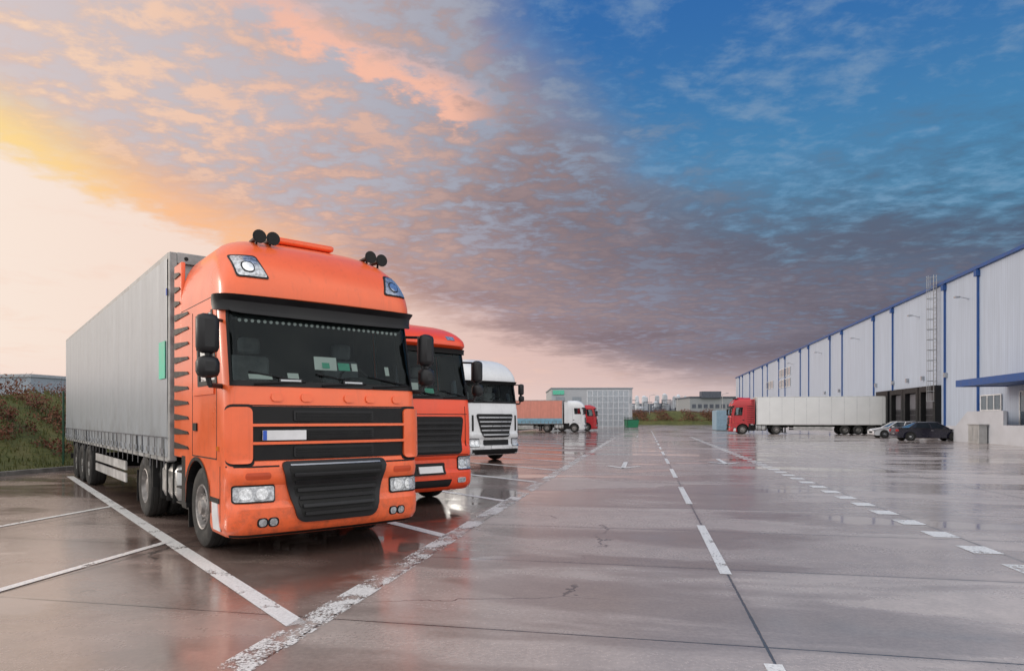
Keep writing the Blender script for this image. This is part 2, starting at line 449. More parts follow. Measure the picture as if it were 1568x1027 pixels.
def tractor_A(par, P):
    cab = Cab(par, P, F1, H1, R1, 2.07, 2.95)
    tractor_common(par, cab, 'A', cabheight=3.95)
    cab.patch('sun_visor', M_grill, 2.93, 3.11, -1.85, 1.85, -2.02, 2.02, mode='c', off=.07, th=.09, nx=40, nz=3, curve=-.03)
    cab.patch('sun_visor_lip', M_grill, 2.90, 2.95, -1.25, 1.25, -1.4, 1.4, mode='c', off=.085, th=.04, nx=30, nz=2, curve=-.03)
    # upper grille
    cab.patch('upper_grille', M_black, 1.17, 1.80, -.97, .97, -1.02, 1.02, off=.012, th=.03)
    for z in (1.565, 1.355): cab.patch('grille_strip', P, z, z + .032, -.99, .99, off=.045, th=.05, nx=16, nz=1)
    for z0, z1 in ((1.63, 1.755), (1.42, 1.54), (1.20, 1.33)):
        w = .52 if z0 < 1.7 else .4
        cab.patch('grille_insert', M_grill, z0, z1, -w, w, off=.03, th=.02, rc=.02, nz=1)
        for k in range(3):
            zz = z0 + .018 + k * (z1 - z0 - .03) / 3
            cab.patch('grille_slat', M_black, zz, zz + .018, -w + .03, w - .03, off=.044, th=.02, nz=1)
    cab.patch('number_plate', M_plate, 1.405, 1.52, -.88, -.38, off=.05, th=.02, nx=3, nz=1)
    cab.patch('number_plate_band', M_blue, 1.407, 1.518, -.878, -.835, off=.053, th=.01, nx=1, nz=1)
    for sg in (-1, 1):
        a, b = (.985, 1.232) if sg > 0 else (-1.232, -.985)
        ga, gb = (.962, 1.243) if sg > 0 else (-1.243, -.962)
        cab.patch('corner_deflector', P, 1.14, 1.79, a, b, off=.04, th=.045, rc=.06, nx=8)
        cab.patch('deflector_gap', M_frame, 1.108, 1.822, ga, gb, off=.006, th=.02, rc=.06, nx=8)
        a, b = (.7, 1.24) if sg > 0 else (-1.24, -.7)
        cab.patch('bumper_seam', M_frame, 1.095, 1.112, a, b, off=.006, th=.01, nx=8, nz=1)
        # recess shade above the headlamp, painted as a darker orange patch
        a, b = (.80, 1.08) if sg > 0 else (-1.08, -.80)
        cab.patch('scoop_shade_patch', mat('scoop_shade_orange', (.55, .07, .02), .5), .955, 1.035, a, b, off=.004, th=.01, nx=8, nz=1, rc=.03)
        for q in (.78, .9):
            x = sg * q
            cab.patch('fog_lamp_bezel', M_black, .405, .515, x - .06, x + .06, off=.008, th=.02, rc=.04, nx=5, nz=1)
            cab.patch('fog_lamp', M_lamp, .417, .503, x - .043, x + .043, off=.015, th=.02, rc=.036, nx=5, nz=1)
        cab.patch('bumper_step', M_plate, .34, .66, .40, .68, .48, .7, mode='v', side=sg, off=.012, th=.03, nx=3, nz=2)
        cab.patch('step_slot', M_black, .66, .72, .42, .8, mode='v', side=sg, off=.008, th=.03, nx=3, nz=1)
        cab.patch('side_seam', M_frame, .34, 1.1, .385, .395, mode='v', side=sg, off=.003, th=.03, nx=1, nz=6)
        cab.patch('side_indicator', M_amber, 1.28, 1.33, .42, .5, mode='v', side=sg, off=.015, th=.03, nx=2, nz=1)
        cab.patch('door_trim', P, 1.95, 2.02, .6, 1.55, mode='v', side=sg, off=.018, th=.03, nx=4, nz=1)
        # roof lamps
        if sg > 0: a, b, c2, d = .80, 1.13, .90, 1.08
        else: a, b, c2, d = -1.08, -.76, -1.10, -.86
        cab.patch('roof_lamp_bezel', M_grill, 3.31, 3.62, a - .02, b + .02, c2 - .02, d + .02, off=.012, th=.03, nx=6, rc=.03)
        cab.patch('roof_lamp', M_lamp, 3.33, 3.60, a, b, c2, d, off=.022, th=.03, nx=6, rc=.03)
        xm = sg * .96
        cab.patch('roof_lamp_ring', M_black, 3.375, 3.525, xm - .07, xm + .07, off=.027, th=.01, rc=.065, nx=5, nz=1)
        cab.patch('roof_lamp_reflector', M_chrome, 3.39, 3.51, xm - .055, xm + .055, off=.031, th=.01, rc=.05, nx=5, nz=1)
        b3 = Bag()
        for i in range(13):
            z = 1.25 + i * .2
            v0 = 1.80 if z < 3.15 else 2.27
            x0 = sg * 1.25; x1 = sg * 1.262
            b3.hexa([(x1, v0, z), (x1, 2.6, z - .015), (x1, 2.6, z + .075), (x1, v0 + .06, z + .035), (x0, v0, z), (x0, 2.6, z - .015), (x0, 2.6, z + .075), (x0, v0 + .06, z + .035)])
        b3.make('side_louvres', M_black, par)
        cab.patch('roof_crease', M_frame, 3.118, 3.126, sg * 2.0, sg * 3.0, mode='c', off=.003, th=.01, nx=6, nz=1)
    headlight(cab, .76, 1.18, .705, .875)
    # lower grille
    cab.patch('lower_grille', M_grill, .43, 1.155, -.5, .5, -.69, .69, off=.045, th=.09, rc=.09, nx=14, nz=6)
    cab.patch('lower_grille_field', M_frame, .49, 1.10, -.45, .45, -.61, .61, off=.05, th=.09, rc=.05, nx=14, nz=5)
    for k in range(6):
        z = .515 + k * .092; w = .43 + .155 * (z - .5) / .6
        cab.patch('grille_blade', M_grill, z, z + .042, -w, w, off=.082, th=.035, rc=.012, nx=12, nz=1)
    cab.patch('grille_chrome_strip', M_silver, 1.105, 1.122, -.58, .58, off=.06, th=.02, nx=12, nz=1)
    cab.patch('chin_lip', M_frame, .285, .32, -1.75, 1.75, mode='c', off=.006, th=.02, nx=30, nz=1)
    cab.patch('bonnet_seam', M_frame, 1.805, 1.817, -1.2, 1.2, off=.003, th=.01, nx=24, nz=1)
    for x in (-.55, .25):
        cab.patch('bonnet_grip', M_grill, 2.085, 2.135, x - .12, x + .16, off=.03, th=.02, rc=.02, nx=6, nz=1)
        cab.patch('bonnet_grip_chrome', M_silver, 2.1, 2.12, x - .1, x + .14, off=.036, th=.01, nx=4, nz=1)
    for x in (-.7, -.35, .2, .5, .9):
        cab.patch('bonnet_hinge_cover', P, 1.86, 1.96, x - .07, x + .07, off=.02, th=.02, rc=.045, nx=6, nz=1)
    cab.patch('windscreen_pelmet', M_seat, 2.83, 2.93, -1.3, 1.3, mode='c', off=-.05, th=.01, nx=30, nz=1)
    b = Bag()
    for i in range(30):
        x = -1.05 + i * .072; p = Vector(cab.c(cab.cx(x, 2.80), 2.82, -.045))
        b.rod(p, p + Vector((0, .004, 0)), .02, n=10)
    b.make('pelmet_tassels', M_alu, par)
    b = Bag()
    for x, z, w, h, mi in ((.02, 2.36, .15, .085, 0), (.02, 2.35, .05, .05, 1), (.27, 2.33, .08, .05, 1), (.42, 2.33, .04, .05, 0), (-.8, 2.16, .14, .03, 0), (.9, 2.3, .03, .06, 0), (-.4, 2.18, .07, .04, 0)):
        y = .33 + (0 if mi == 0 else -.006); b.poly([(x - w, y, z - h), (x + w, y, z - h), (x + w, y + .04, z + h), (x - w, y + .04, z + h)], mi)
    b.make('papers_on_dash', [M_paper, M_green], par)
    b = Bag(); b.box(-.42, .42, .95, 1.6, 3.97, 4.055); b.make('roof_hatch', P, par, bevel=.05)
    horns(par, [(-.72, .62, 3.92), (-.55, .62, 3.92), (.80, .62, 3.90), (.97, .62, 3.88)])

FB = [(z if z < 3.15 else 3.12 + (z - 3.12) * .52, f) for z, f in F1]
HB = [(z if z < 3.15 else 3.12 + (z - 3.12) * .52, f) for z, f in H1]
def tractor_B(par, P):
    cab = Cab(par, P, FB, HB, R1, 2.07, 2.98)
    tractor_common(par, cab, 'B', cabheight=3.5)
    cab.patch('sun_visor', M_black, 2.95, 3.04, -1.7, 1.7, mode='c', off=.05, th=.1, nx=40, nz=2)
    cab.patch('upper_grille', M_black, .98, 1.70, -.9, .9, -1.0, 1.0, off=.03, th=.06, rc=.08)
    for k in range(6):
        z = 1.03 + k * .105; w = .84 + .1 * (z - .98) / .7
        cab.patch('grille_blade', M_grill, z, z + .045, -w, w, off=.065, th=.035, nz=1, nx=12)
    cab.patch('bonnet_seam', M_frame, 1.74, 1.752, -1.2, 1.2, off=.003, th=.01, nx=24, nz=1)
    cab.patch('number_plate', M_plate, .64, .76, -.1, .42, off=.06, th=.06, nx=3, nz=1)
    cab.patch('plate_panel', M_black, .6, .82, -.5, .5, off=.03, th=.05, rc=.03)
    cab.patch('lower_intake', M_black, .36, .5, -.6, .6, -.66, .66, off=.012, th=.03, rc=.03)
    headlight(cab, .84, 1.18, .68, .92)
    for sg in (-1, 1):
        cab.patch('fog_lamp', M_lamp, .42, .52, *sorted((sg * .8, sg * 1.0)), off=.015, th=.02, rc=.03, nx=5, nz=1)
        cab.patch('corner_seam', M_frame, 1.12, 1.9, *sorted((sg * 1.06, sg * 1.072)), off=.004, th=.01, nx=1)
        cab.patch('roof_badge', M_lamp, 3.2, 3.28, *sorted((sg * .7, sg * .9)), off=.012, th=.02, nx=3, nz=1)
    cab.patch('bumper_seam', M_frame, .955, .967, -1.2, 1.2, off=.004, th=.01, nx=20, nz=1)
    b = Bag(); b.poly([(-.1, .33, 2.15), (.15, .33, 2.15), (.15, .37, 2.35), (-.1, .37, 2.35)], 0); b.poly([(.3, .33, 2.15), (.5, .33, 2.15), (.5, .37, 2.25), (.3, .37, 2.25)], 1)
    b.make('papers_on_dash', [M_paper, M_green], par)
    b = Bag(); b.box(-.3, .3, .9, 1.5, 3.5, 3.6); b.make('roof_hatch', P, par, bevel=.04)

FC = [(z * 1.0, f * .85) for z, f in F1]
def tractor_C(par, P, wb=2.3, wt=3.05):
    cab = Cab(par, P, FC, H1, R1, wb, wt)
    tractor_common(par, cab, 'C', cabheight=3.95)
    cab.patch('sun_visor', M_black, 3.0, 3.12, -1.9, 1.9, mode='c', off=.07, th=.1, nx=40, nz=2)
    cab.patch('upper_grille', M_black, .95, 1.85, -.62, .62, -.9, .9, off=.03, th=.06, rc=.1, nz=5)
    for k in range(5):
        z = 1.03 + k * .165; w = .62 + .22 * (z - .95) / .9
        cab.patch('grille_blade', M_silver, z, z + .05, -w, w, off=.07, th=.05, nz=1, nx=12)
    cab.patch('lower_bumper', M_black, .3, .5, -1.1, 1.1, off=.015, th=.03, nx=16)
    cab.patch('number_plate', M_plate, .52, .64, -.26, .26, off=.04, th=.04, nx=3, nz=1)
    cab.patch('central_intake', M_black, .66, .86, -.6, .6, off=.03, th=.05, rc=.04)
    headlight(cab, .8, 1.17, .62, .9)
    for sg in (-1, 1):
        cab.patch('corner_vent', M_black, 1.2, 1.8, *sorted((sg * 1.0, sg * 1.08)), off=.01, th=.02, nx=2)

# ------------------------------------------------------------------ trailer
def curtain_mat(name, c, band=None):
    if name in MC: return MC[name]
    m = D.materials.new(name); m.use_nodes = True; nt = m.node_tree; b = nt.nodes['Principled BSDF']
    co = obj_co(nt); x, y, z = sep(nt, co)
    st = comb(nt, x * .3, y * 1.2, z * .12)
    n1 = noise(nt, st, 3.5, 4, .6); n2 = noise(nt, co, 2.2, 4, .65)
    cc = mix(nt, 1.0, tuple(c) + (1,), n1.ss(.3, .7, .94, 1.06) * n2.ss(.3, .7, .95, 1.04), 'MULTIPLY')
    ln = (((y / 2.0) - (y / 2.0).floor() - .5).abs()).lt(.005)
    cc = mix(nt, ln * .25, cc, (.1, .1, .1, 1))
    if band: cc = mix(nt, z.lt(band[0]), cc, tuple(band[1]) + (1,))
    dm = n2.ss(.4, .7) * z.ss(1.0, 2.4, .45, .02)
    cc = mix(nt, dm, cc, (.09, .08, .07, 1))
    nt.links.new(cc.s, b.inputs['Base Color']); b.inputs['Roughness'].default_value = .36
    bn = nt.nodes.new('ShaderNodeBump'); bn.inputs['Strength'].default_value = .4; bn.inputs['Distance'].default_value = .05
    nt.links.new(noise(nt, comb(nt, x, y * 1.0, z * .15), 1.3, 2).s, bn.inputs['Height']); nt.links.new(bn.outputs[0], b.inputs['Normal'])
    MC[name] = m; return m
M_curt = curtain_mat('grey_curtain_tarpaulin', (.34, .365, .395))
M_tframe = mat('trailer_frame_grey', (.3, .3, .3), .5, .2, vary=.3, vscale=5)
M_strap = mat('strap_webbing', (.1, .1, .11), .8)
M_guard = mat('side_guard_white', (.45, .44, .43), .5, vary=.25)

def trailer(par, y0=2.85, y1=16.6, side=None, fr=None, curtain=True, top=4.08, zb=1.04):
    side = side or M_curt; fr = fr or M_tframe
    b = Bag()
    b.box(-1.25, 1.25, y0, y1, zb + .12, zb + .2)
    b.box(-1.25, 1.25, y0 + .04, y1 - .04, top - .06, top - .02)
    b.box(-1.2, 1.2, y0 + .01, y0 + .05, zb + .2, top - .06)
    b.box(-1.24, 1.24, y1 - .05, y1, zb + .2, top - .06)
    for sx in (-1.27, 1.17):
        b.box(sx, sx + .1, y0 - .02, y0 + .09, zb, top); b.box(sx, sx + .1, y1 - .09, y1 + .02, zb, top)
        b.box(sx - .002, sx + .102, y0 + .09, y1 - .09, top - .1, top + .01)
        b.box(sx, sx + .1, y0 + .09, y1 - .09, zb - .02, zb + .12)
    b.box(-1.17, 1.17, y0 - .03, y0 + .08, top - .16, top + .005)
    b.make('trailer_frame', fr, par, bevel=.012)
    b = Bag()
    for i in range(9): b.rod((-1.05 + i * .26, y0 - .035, top - .08), (-1.05 + i * .26, y0 - .02, top - .08), .03, n=10)
    b.make('vent_holes', M_frame, par)
    n = 130 if curtain else 2
    for sg in (-1, 1):
        V = []; F = []; zs = [zb + .05, zb + .3, zb + .8, 2.3, 3.2, top - .08]
        for i in range(n + 1):
            y = y0 + .092 + (y1 - y0 - .184) * i / n
            for j, z in enumerate(zs):
                a = (.012 if j < 2 else .004) * (1 if curtain else 0)
                V.append((sg * (1.283 + a * math.sin(y * 9.7 + .6 * j) + a * .6 * math.sin(y * 23.1)), y, z))
        m = len(zs)
        for i in range(n):
            for j in range(m - 1): F.append((i * m + j, (i + 1) * m + j, (i + 1) * m + j + 1, i * m + j + 1))
        mesh('side_curtain', V, F, side, par, smooth=True)
        if curtain:
            b = Bag(); y = y0 + .3
            while y < y1 - .2:
                b.box(*sorted((sg * 1.298, sg * 1.306)), y, y + .05, zb + .06, zb + .34, 0)
                b.box(*sorted((sg * 1.3, sg * 1.325)), y - .015, y + .065, zb + .1, zb + .18, 1)
                b.box(*sorted((sg * 1.27, sg * 1.276)), y, y + .04, zb - .14, zb + .06, 0)
                y += .5
            b.box(*sorted((sg * 1.299, sg * 1.303)), y0 + .1, y1 - .1, zb + .335, zb + .35, 0)
            b.make('curtain_straps', [M_strap, M_silver], par)
        else:
            b = Bag(); y = y0 + 1.35
            while y < y1 - .3: b.box(*sorted((sg * 1.284, sg * 1.288)), y, y + .015, zb + .06, top - .1); y += 1.25
            b.make('panel_seams', M_silver, par)
    b = Bag()
    for sx in (-.55, .45): b.box(sx, sx + .1, y0 + 1.0, y1 - .1, .82, zb + .12)
    y = y0 + 1.2
    while y < y1: b.box(-1.2, 1.2, y, y + .06, zb - .02, zb + .1); y += .8
    wy = [y1 - 4.8, y1 - 3.5, y1 - 2.2]
    for q in wy: b.rod((-1.1, q, .5), (1.1, q, .5), .07)
    b.box(-1.15, 1.15, y1 - .12, y1 - .02, .45, .6); b.box(-.5, -.4, y1 - .12, y1 - .02, .5, 1.0); b.box(.4, .5, y1 - .12, y1 - .02, .5, 1.0)
    for sx in (-.85, .75): b.box(sx, sx + .12, y0 + 2.95, y0 + 3.08, .2, 1.05); b.box(sx - .08, sx + .2, y0 + 2.85, y0 + 3.2, .14, .2)
    for sg in (-1, 1):
        for q in wy: b.box(*sorted((sg * .85, sg * 1.22)), q - .6, q + .6, 1.05, 1.075)
        b.box(*sorted((sg * 1.0, sg * 1.22)), wy[2] + .7, wy[2] + .73, .35, 1.03)
    b.make('trailer_chassis', M_frame, par)
    b = Bag()
    for sg in (-1, 1):
        b.box(*sorted((sg * 1.2, sg * 1.23)), y0 + 3.8, y1 - 6.0, .45, .62); b.box(*sorted((sg * 1.2, sg * 1.23)), y0 + 3.8, y1 - 6.0, .68, .85)
    b.make('side_guard', M_guard, par)
    b = Bag()
    for sg in (-1, 1):
        for q in wy: wheel(b, sg * 1.07, q, .5, R=.5, w=.36, out=sg, steer=True)
    b.make('trailer_wheels', [M_rub, M_rim, M_black], par, smooth=True)
    b = Bag()
    for x in (-1.05, .8): b.box(x, x + .25, y1 - .01, y1 + .02, .75, .87)
    b.make('rear_lights', M_redl, par)

TH = math.radians(39.5)
t1 = empty('semi_truck', (-2.185, 8.095, 0), TH); tractor_A(t1, P_orange); trailer(t1)
b = Bag(); b.box(-1.3, -1.292, 3.0, 3.4, 2.25, 2.8); b.make('green_sticker', M_green, t1)
b = Bag(); b.box(-1.3, -1.292, 2.885, 2.935, 3.45, 3.55); b.make('blue_sticker', M_blue, t1)
t2 = empty('semi_truck', (-1.695, 12.2, 0), TH); tractor_B(t2, P_red); trailer(t2)
t3 = empty('semi_truck', (-.625, 25.2, 0), TH); tractor_C(t3, P_white); trailer(t3, side=curtain_mat('white_curtain', (.6, .6, .62)))
M_coral = curtain_mat('coral_curtain', (.66, .25, .19), (1.75, (.2, .38, .5)))
t4 = empty('semi_truck', (9.5, 84, 0), math.radians(80)); tractor_C(t4, P_white); trailer(t4, side=M_coral)
t5 = empty('semi_truck', (11.9, 91, 0), math.radians(80)); tractor_B(t5, P_crimson); trailer(t5, side=curtain_mat('white_curtain', (.6, .6, .62)))
t6 = empty('semi_truck', (24.2, 73.2, 0), math.radians(-101.5)); tractor_A(t6, P_crimson)
trailer(t6, side=mat('white_box_panel', (.80, .80, .79), .4, vary=.04, vscale=.5), fr=mat('trailer_frame_white', (.6, .6, .58), .5), curtain=False)

# ------------------------------------------------------------------ parked cars
def car(name, loc, rz, P, L=4.6, wagon=False, roof=1.45):
    p = empty(name, loc, rz); h = L / 2
    prof = [(-h, .32), (-h, .62), (-h + .12, .74), (-h + 1.15, .93), (h - .9, 1.0), (h - .08, .98), (h, .8), (h, .36), (h - .2, .24), (-h + .2, .22)]
    V = []; F = []; n = len(prof)
    secs = [(-.70, .80), (-.84, .97), (-.87, 1.0), (.87, 1.0), (.84, .97), (.70, .80)]
    for x, k in secs:
        for (y, z) in prof:
            zz = z if z < .9 else z - (1 - k) * .15
            V.append((x, y * (1 - (1 - k) * .12), zz))
    for q in range(len(secs) - 1):
        for i in range(n): F.append((q * n + i, q * n + (i + 1) % n, (q + 1) * n + (i + 1) % n, (q + 1) * n + i))
    F.append(tuple(range(n))); F.append(tuple((len(secs) - 1) * n + i for i in reversed(range(n))))
    mesh('car_body', V, F, P, p, bevel=.05, seg=3)
    yb0, yb1 = -h + 1.15, (h - .1 if wagon else h - .75); yt0, yt1 = -h + 1.95, (h - .55 if wagon else h - 1.45)
    g = mat('car_window_glass', (.02, .024, .028), .06, 0, coat=1)
    B = [(-.78, yb0, .9), (.78, yb0, .9), (.78, yb1, .96), (-.78, yb1, .96)]
    T = [(-.6, yt0, roof - .05), (.6, yt0, roof - .05), (.6, yt1, roof - .05), (-.6, yt1, roof - .05)]
    mesh('car_windows', B + T, BF, g, p, bevel=.03)
    T2 = [(x * 1.03, y + (-.03 if y < 0 else .03), z) for x, y, z in T]; T3 = [(x * .8, y * .85, roof) for x, y, z in T]
    mesh('car_roof', T2 + T3, BF, P, p, bevel=.02)
    b = Bag()
    for sx in (-1, 1):
        for k in (0, .42, 1):
            y0 = yb0 + (yb1 - yb0) * k; y1 = yt0 + (yt1 - yt0) * k
            b.rod((sx * .79, y0, .93), (sx * .615, y1, roof - .03), .035, n=6)
        b.box(*sorted((sx * .82, sx * .98)), yb0 + .3, yb0 + .45, .93, 1.05)
    b.make('car_pillars', P, p)
    b = Bag()
    for sx in (-1, 1):
        for y in (-h + .85, h - .9):
            wheel(b, sx * .77, y, .32, R=.32, w=.21, out=sx)
    b.make('car_wheels', [M_rub, M_silver, M_black], p, smooth=True)
    b = Bag()
    for sx in (-1, 1):
        for y in (-h + .85, h - .9): b.rod((sx * .862, y, .34), (sx * .874, y, .34), .37, n=28)
    b.make('wheel_arch_gap', M_frame, p)
    b = Bag()
    for sx in (-1, 1):
        b.box(*sorted((sx * .45, sx * .82)), -h - .01, -h + .12, .6, .72, 0); b.box(*sorted((sx * .5, sx * .82)), h - .1, h + .01, .72, .88, 1)
    b.box(-.4, .4, -h - .012, -h + .02, .42, .58, 2); b.box(-.25, .25, h, h + .015, .5, .6, 3)
    for sx in (-1, 1): b.box(*sorted((sx * .872, sx * .88)), -.1, .05, .78, .81, 3)
    b.make('car_lights', [M_lamp, M_redl, M_black, M_silver], p)
    return p
car('parked_car', (31.9, 50.2, 0), math.radians(79), paint('dark_navy_car_paint', (.012, .012, .028), rough=.2, dirt=.2), 4.75, wagon=False)
car('parked_car', (34.3, 58.3, 0), math.radians(-101), paint('silver_car_paint', (.7, .7, .72), rough=.25, dirt=.1), 4.2, wagon=True)

# ------------------------------------------------------------------ warehouse
def clad_mat():
    m = D.materials.new('ribbed_wall_panel'); m.use_nodes = True; nt = m.node_tree; b = nt.nodes['Principled BSDF']
    x, y, z = sep(nt, obj_co(nt))
    fr = (y / .3) - (y / .3).floor(); rib = (fr - .5).abs().lt(.08)
    pn = (y / 1.1); ph = pn.floor(); wn = nt.nodes.new('ShaderNodeTexWhiteNoise'); wn.noise_dimensions = '1D'; nt.links.new(ph.s, wn.inputs['W'])
    k = E(nt, wn.outputs['Value']) * .05 + .96
    seam = ((pn - ph) - .5).abs().gt(.49)
    st = noise(nt, comb(nt, x, y * 2.0, z * .15), 1.5, 4, .6)
    c = mix(nt, 1.0, (.46, .53, .64, 1), k * st.ss(.3, .75, .92, 1.04), 'MULTIPLY')
    c = mix(nt, rib * .3, c, (.27, .3, .4, 1)); c = mix(nt, seam * .35, c, (.22, .24, .3, 1))
    nt.links.new(c.s, b.inputs['Base Color']); b.inputs['Roughness'].default_value = .45
    return m
M_clad = clad_mat()
M_bl = mat('blue_metal_trim', (.022, .085, .28), .45, .1)
M_conc = mat('painted_concrete', (.5, .51, .55), .8, vary=.06, vscale=1.0)
M_dark = mat('dark_opening', (.02, .02, .025), .7)
M_win = mat('window_glass', (.06, .09, .12), .08, 0, coat=1)
M_wfr = mat('white_window_frame', (.7, .7, .7), .5)
wh = empty('warehouse', (25.7, 0, 0), math.radians(-11.54))
HT = 13.2; Y0, Y1 = 20, 189
b = Bag(); b.box(0, 70, Y0, Y1, 1.1, HT); b.make('walls', M_clad, wh)
b = Bag(); b.box(-.03, 70.03, Y0 - .03, Y1 + .03, 0, 1.1); b.make('plinth', M_conc, wh)
b = Bag(); b.box(-.22, 70, Y0 - .2, Y1 + .2, HT, HT + .24)
for base in [50.3 + 17.4 * i for i in range(-2, 8)]:
    for dd in (0, 5.6):
        y = (base + dd) / .98
        if Y0 < y < Y1:
            b.box(-.15, -.005, y - .065, y + .065, .4, HT); b.box(-.3, -.005, y - .2, y + .2, HT - .55, HT - .1)
b.make('downpipes_and_coping', M_bl, wh)
b = Bag()
docks = [59.6, 63.3, 66.9, 71.0]
for y in docks:
    b.box(-.5, -.004, y - 1.75, y + 1.75, 4.1, 4.6, 0); b.box(-.5, -.004, y - 1.75, y - 1.25, 1.15, 4.1, 0); b.box(-.5, -.004, y + 1.25, y + 1.75, 1.15, 4.1, 0)
    b.box(-.06, -.004, y - 1.25, y + 1.25, 1.2, 4.1, 1); b.box(-.7, -.034, y - 1.1, y + 1.1, .4, 1.15, 2)
b.make('loading_docks', [M_black, M_dark, M_frame], wh)
b = Bag()
for y in docks:
    b.box(-.09, -.062, y - 1.2, y + 1.2, 2.6, 4.05)
    for i in range(5): b.box(-.1, -.09, y - 1.2, y + 1.2, 1.5 + i * .5, 1.53 + i * .5)
b.make('dock_doors', mat('dock_door_grey', (.13, .13, .15), .6), wh)
b = Bag(); b.box(-3.2, -.004, 32, 47.2, 4.0, 4.2); b.box(-3.3, -3.2, 31.9, 47.3, 3.95, 4.42); b.box(-3.2, -.004, 47.2, 47.3, 3.95, 4.42)
b.make('entrance_canopy', M_bl, wh)
b = Bag()
for y0, y1, z0, z1 in ((48.0, 50.9, 2.35, 3.4), (43.4, 45.6, 1.25, 3.5), (38, 41, 2.35, 3.4)):
    b.box(-.06, -.004, y0, y1, z0, z1, 0); n = 3
    for i in range(n + 1):
        yy = y0 + (y1 - y0) * i / n; b.box(-.1, -.06, yy - .05, yy + .05, z0, z1, 1)
    b.box(-.1, -.062, y0 - .05, y1 + .05, z0 - .08, z0, 1); b.box(-.1, -.062, y0 - .05, y1 + .05, z1, z1 + .08, 1)
for yy, zz, n in ((118, 7.6, 4), (118, 9.6, 4), (134, 8, 3)):
    for i in range(n):
        b.box(-.06, -.004, yy + i * 2.6, yy + i * 2.6 + 1.8, zz, zz + 1.3, 0); b.box(-.1, -.06, yy + i * 2.6 + .85, yy + i * 2.6 + .95, zz, zz + 1.3, 1)
        b.box(-.1, -.06, yy + i * 2.6 - .1, yy + i * 2.6, zz - .1, zz + 1.4, 1); b.box(-.1, -.06, yy + i * 2.6 + 1.8, yy + i * 2.6 + 1.9, zz - .1, zz + 1.4, 1)
        b.box(-.1, -.06, yy + i * 2.6, yy + i * 2.6 + 1.8, zz - .1, zz, 1); b.box(-.1, -.06, yy + i * 2.6, yy + i * 2.6 + 1.8, zz + 1.3, zz + 1.4, 1)
b.make('windows', [M_win, M_wfr], wh)
b = Bag(); b.box(-2.5, -.035, 38, 47.4, .0, 1.25); b.box(-2.5, -2.3, 42.6, 47.4, 1.25, 2.2); b.box(-2.3, -.035, 47.2, 47.4, 1.25, 2.2)
b.hexa([(-2.5, 47.4, 0), (-2.3, 47.4, 0), (-2.3, 50.6, 0), (-2.5, 50.6, 0), (-2.5, 47.4, 2.2), (-2.3, 47.4, 2.2), (-2.3, 50.6, .35), (-2.5, 50.6, .35)])
for i in range(6): b.box(-2.3, -.035, 47.4 + i * .5, 47.9 + i * .5, 0, 1.05 - i * .18)
b.make('entrance_ramp', M_conc, wh)
b = Bag(); b.box(-3.1, -2.6, 44.4, 45.9, .0, 1.25); b.box(-3.15, -2.55, 44.3, 46.0, 1.25, 1.31); b.box(-3.13, -3.1, 44.6, 45.1, .2, 1.1); b.box(-3.13, -3.1, 45.2, 45.7, .2, 1.1)
b.make('electrical_cabinet', mat('cabinet_grey', (.36, .36, .36), .5), wh, bevel=.01)
b = Bag()
for y in (58.0, 58.6): b.box(-.35, -.3, y, y + .05, .8, HT + 1)
z = 1.0
while z < HT + .9: b.box(-.34, -.31, 58.0, 58.6, z, z + .035); z += .35
z = 3.2
while z < HT + 1:
    pr = None
    for i in range(9):
        a = pi * i / 8; q = (-.32 - .65 * math.sin(a), 58.32 + .4 * math.cos(a), z)
        if pr: b.rod(pr, q, .025, n=5)
        pr = q
    z += .9
for i in range(1, 8, 2):
    a = pi * i / 8; b.rod((-.32 - .65 * math.sin(a), 58.32 + .4 * math.cos(a), 3.2), (-.32 - .65 * math.sin(a), 58.32 + .4 * math.cos(a), HT + 1), .02, n=5)
b.make('caged_ladder', mat('galvanised_steel', (.3, .31, .33), .4, .6), wh)
b = Bag()
for y in (53, 62.5, 80, 97, 116): b.rod((-.02, y, 11.2), (-.7, y, 11.4), .03); b.box(-1.0, -.65, y - .15, y + .15, 11.3, 11.42)
for y in (56.8, 61.5, 65.1, 68.9, 74, 88, 95): b.box(-.25, -.03, y - .12, y + .12, 5.2, 5.6)
b.make('wall_lights', M_silver, wh)

# ------------------------------------------------------------------ background buildings
M_hall = mat('pale_hall_cladding', (.42, .43, .46), .6, vary=.06, vscale=.3)
h = empty('storage_hall', (9.6, 158, 0), 0)
b = Bag(); b.box(0, 19.5, 0, 25, 0, 9.0); b.make('walls', M_hall, h)
b = Bag(); b.box(-.2, 19.7, -.2, 25.2, 9.0, 9.25)
for i in range(5): b.box(1 + i * 4, 3.2 + i * 4, -.05, -.01, 5.5, 7)
b.make('roof_edge_and_windows', mat('slate_trim', (.27, .3, .34), .5), h)
b = Bag(); b.box(.3, 3.0, -.3, -.05, 7.6, 8.6); b.make('green_sign', M_green, h)
g = empty('scaffold_rack', (13.8, 120, 0), math.radians(-8)); b = Bag()
for i in range(9):
    for j in (0, 3.5): b.rod((i * .95, j, 0), (i * .95, j, 6.9), .05, n=5)
for k2 in range(7):
    z = .3 + k2 * 1.1
    for j in (0, 3.5): b.rod((0, j, z), (7.6, j, z), .045, n=5)
    for i in range(9): b.rod((i * .95, 0, z), (i * .95, 3.5, z), .04, n=5)
b.make('frame', mat('white_steel', (.62, .64, .68), .5), g)
b = Bag()
for i in range(8): b.box(i * .95 + .08, i * .95 + .87, 1.7, 1.74, .3, 6.9)
b.make('mesh_panels', mat('pale_sheet', (.42, .45, .49), .6), g)
pl = empty('processing_plant', (47, 262, 0), 0)
M_tank = mat('white_tank', (.50, .52, .56), .4, vary=.3, vscale=.4); M_pd = mat('plant_dark', (.09, .10, .13), .7, vary=.4)
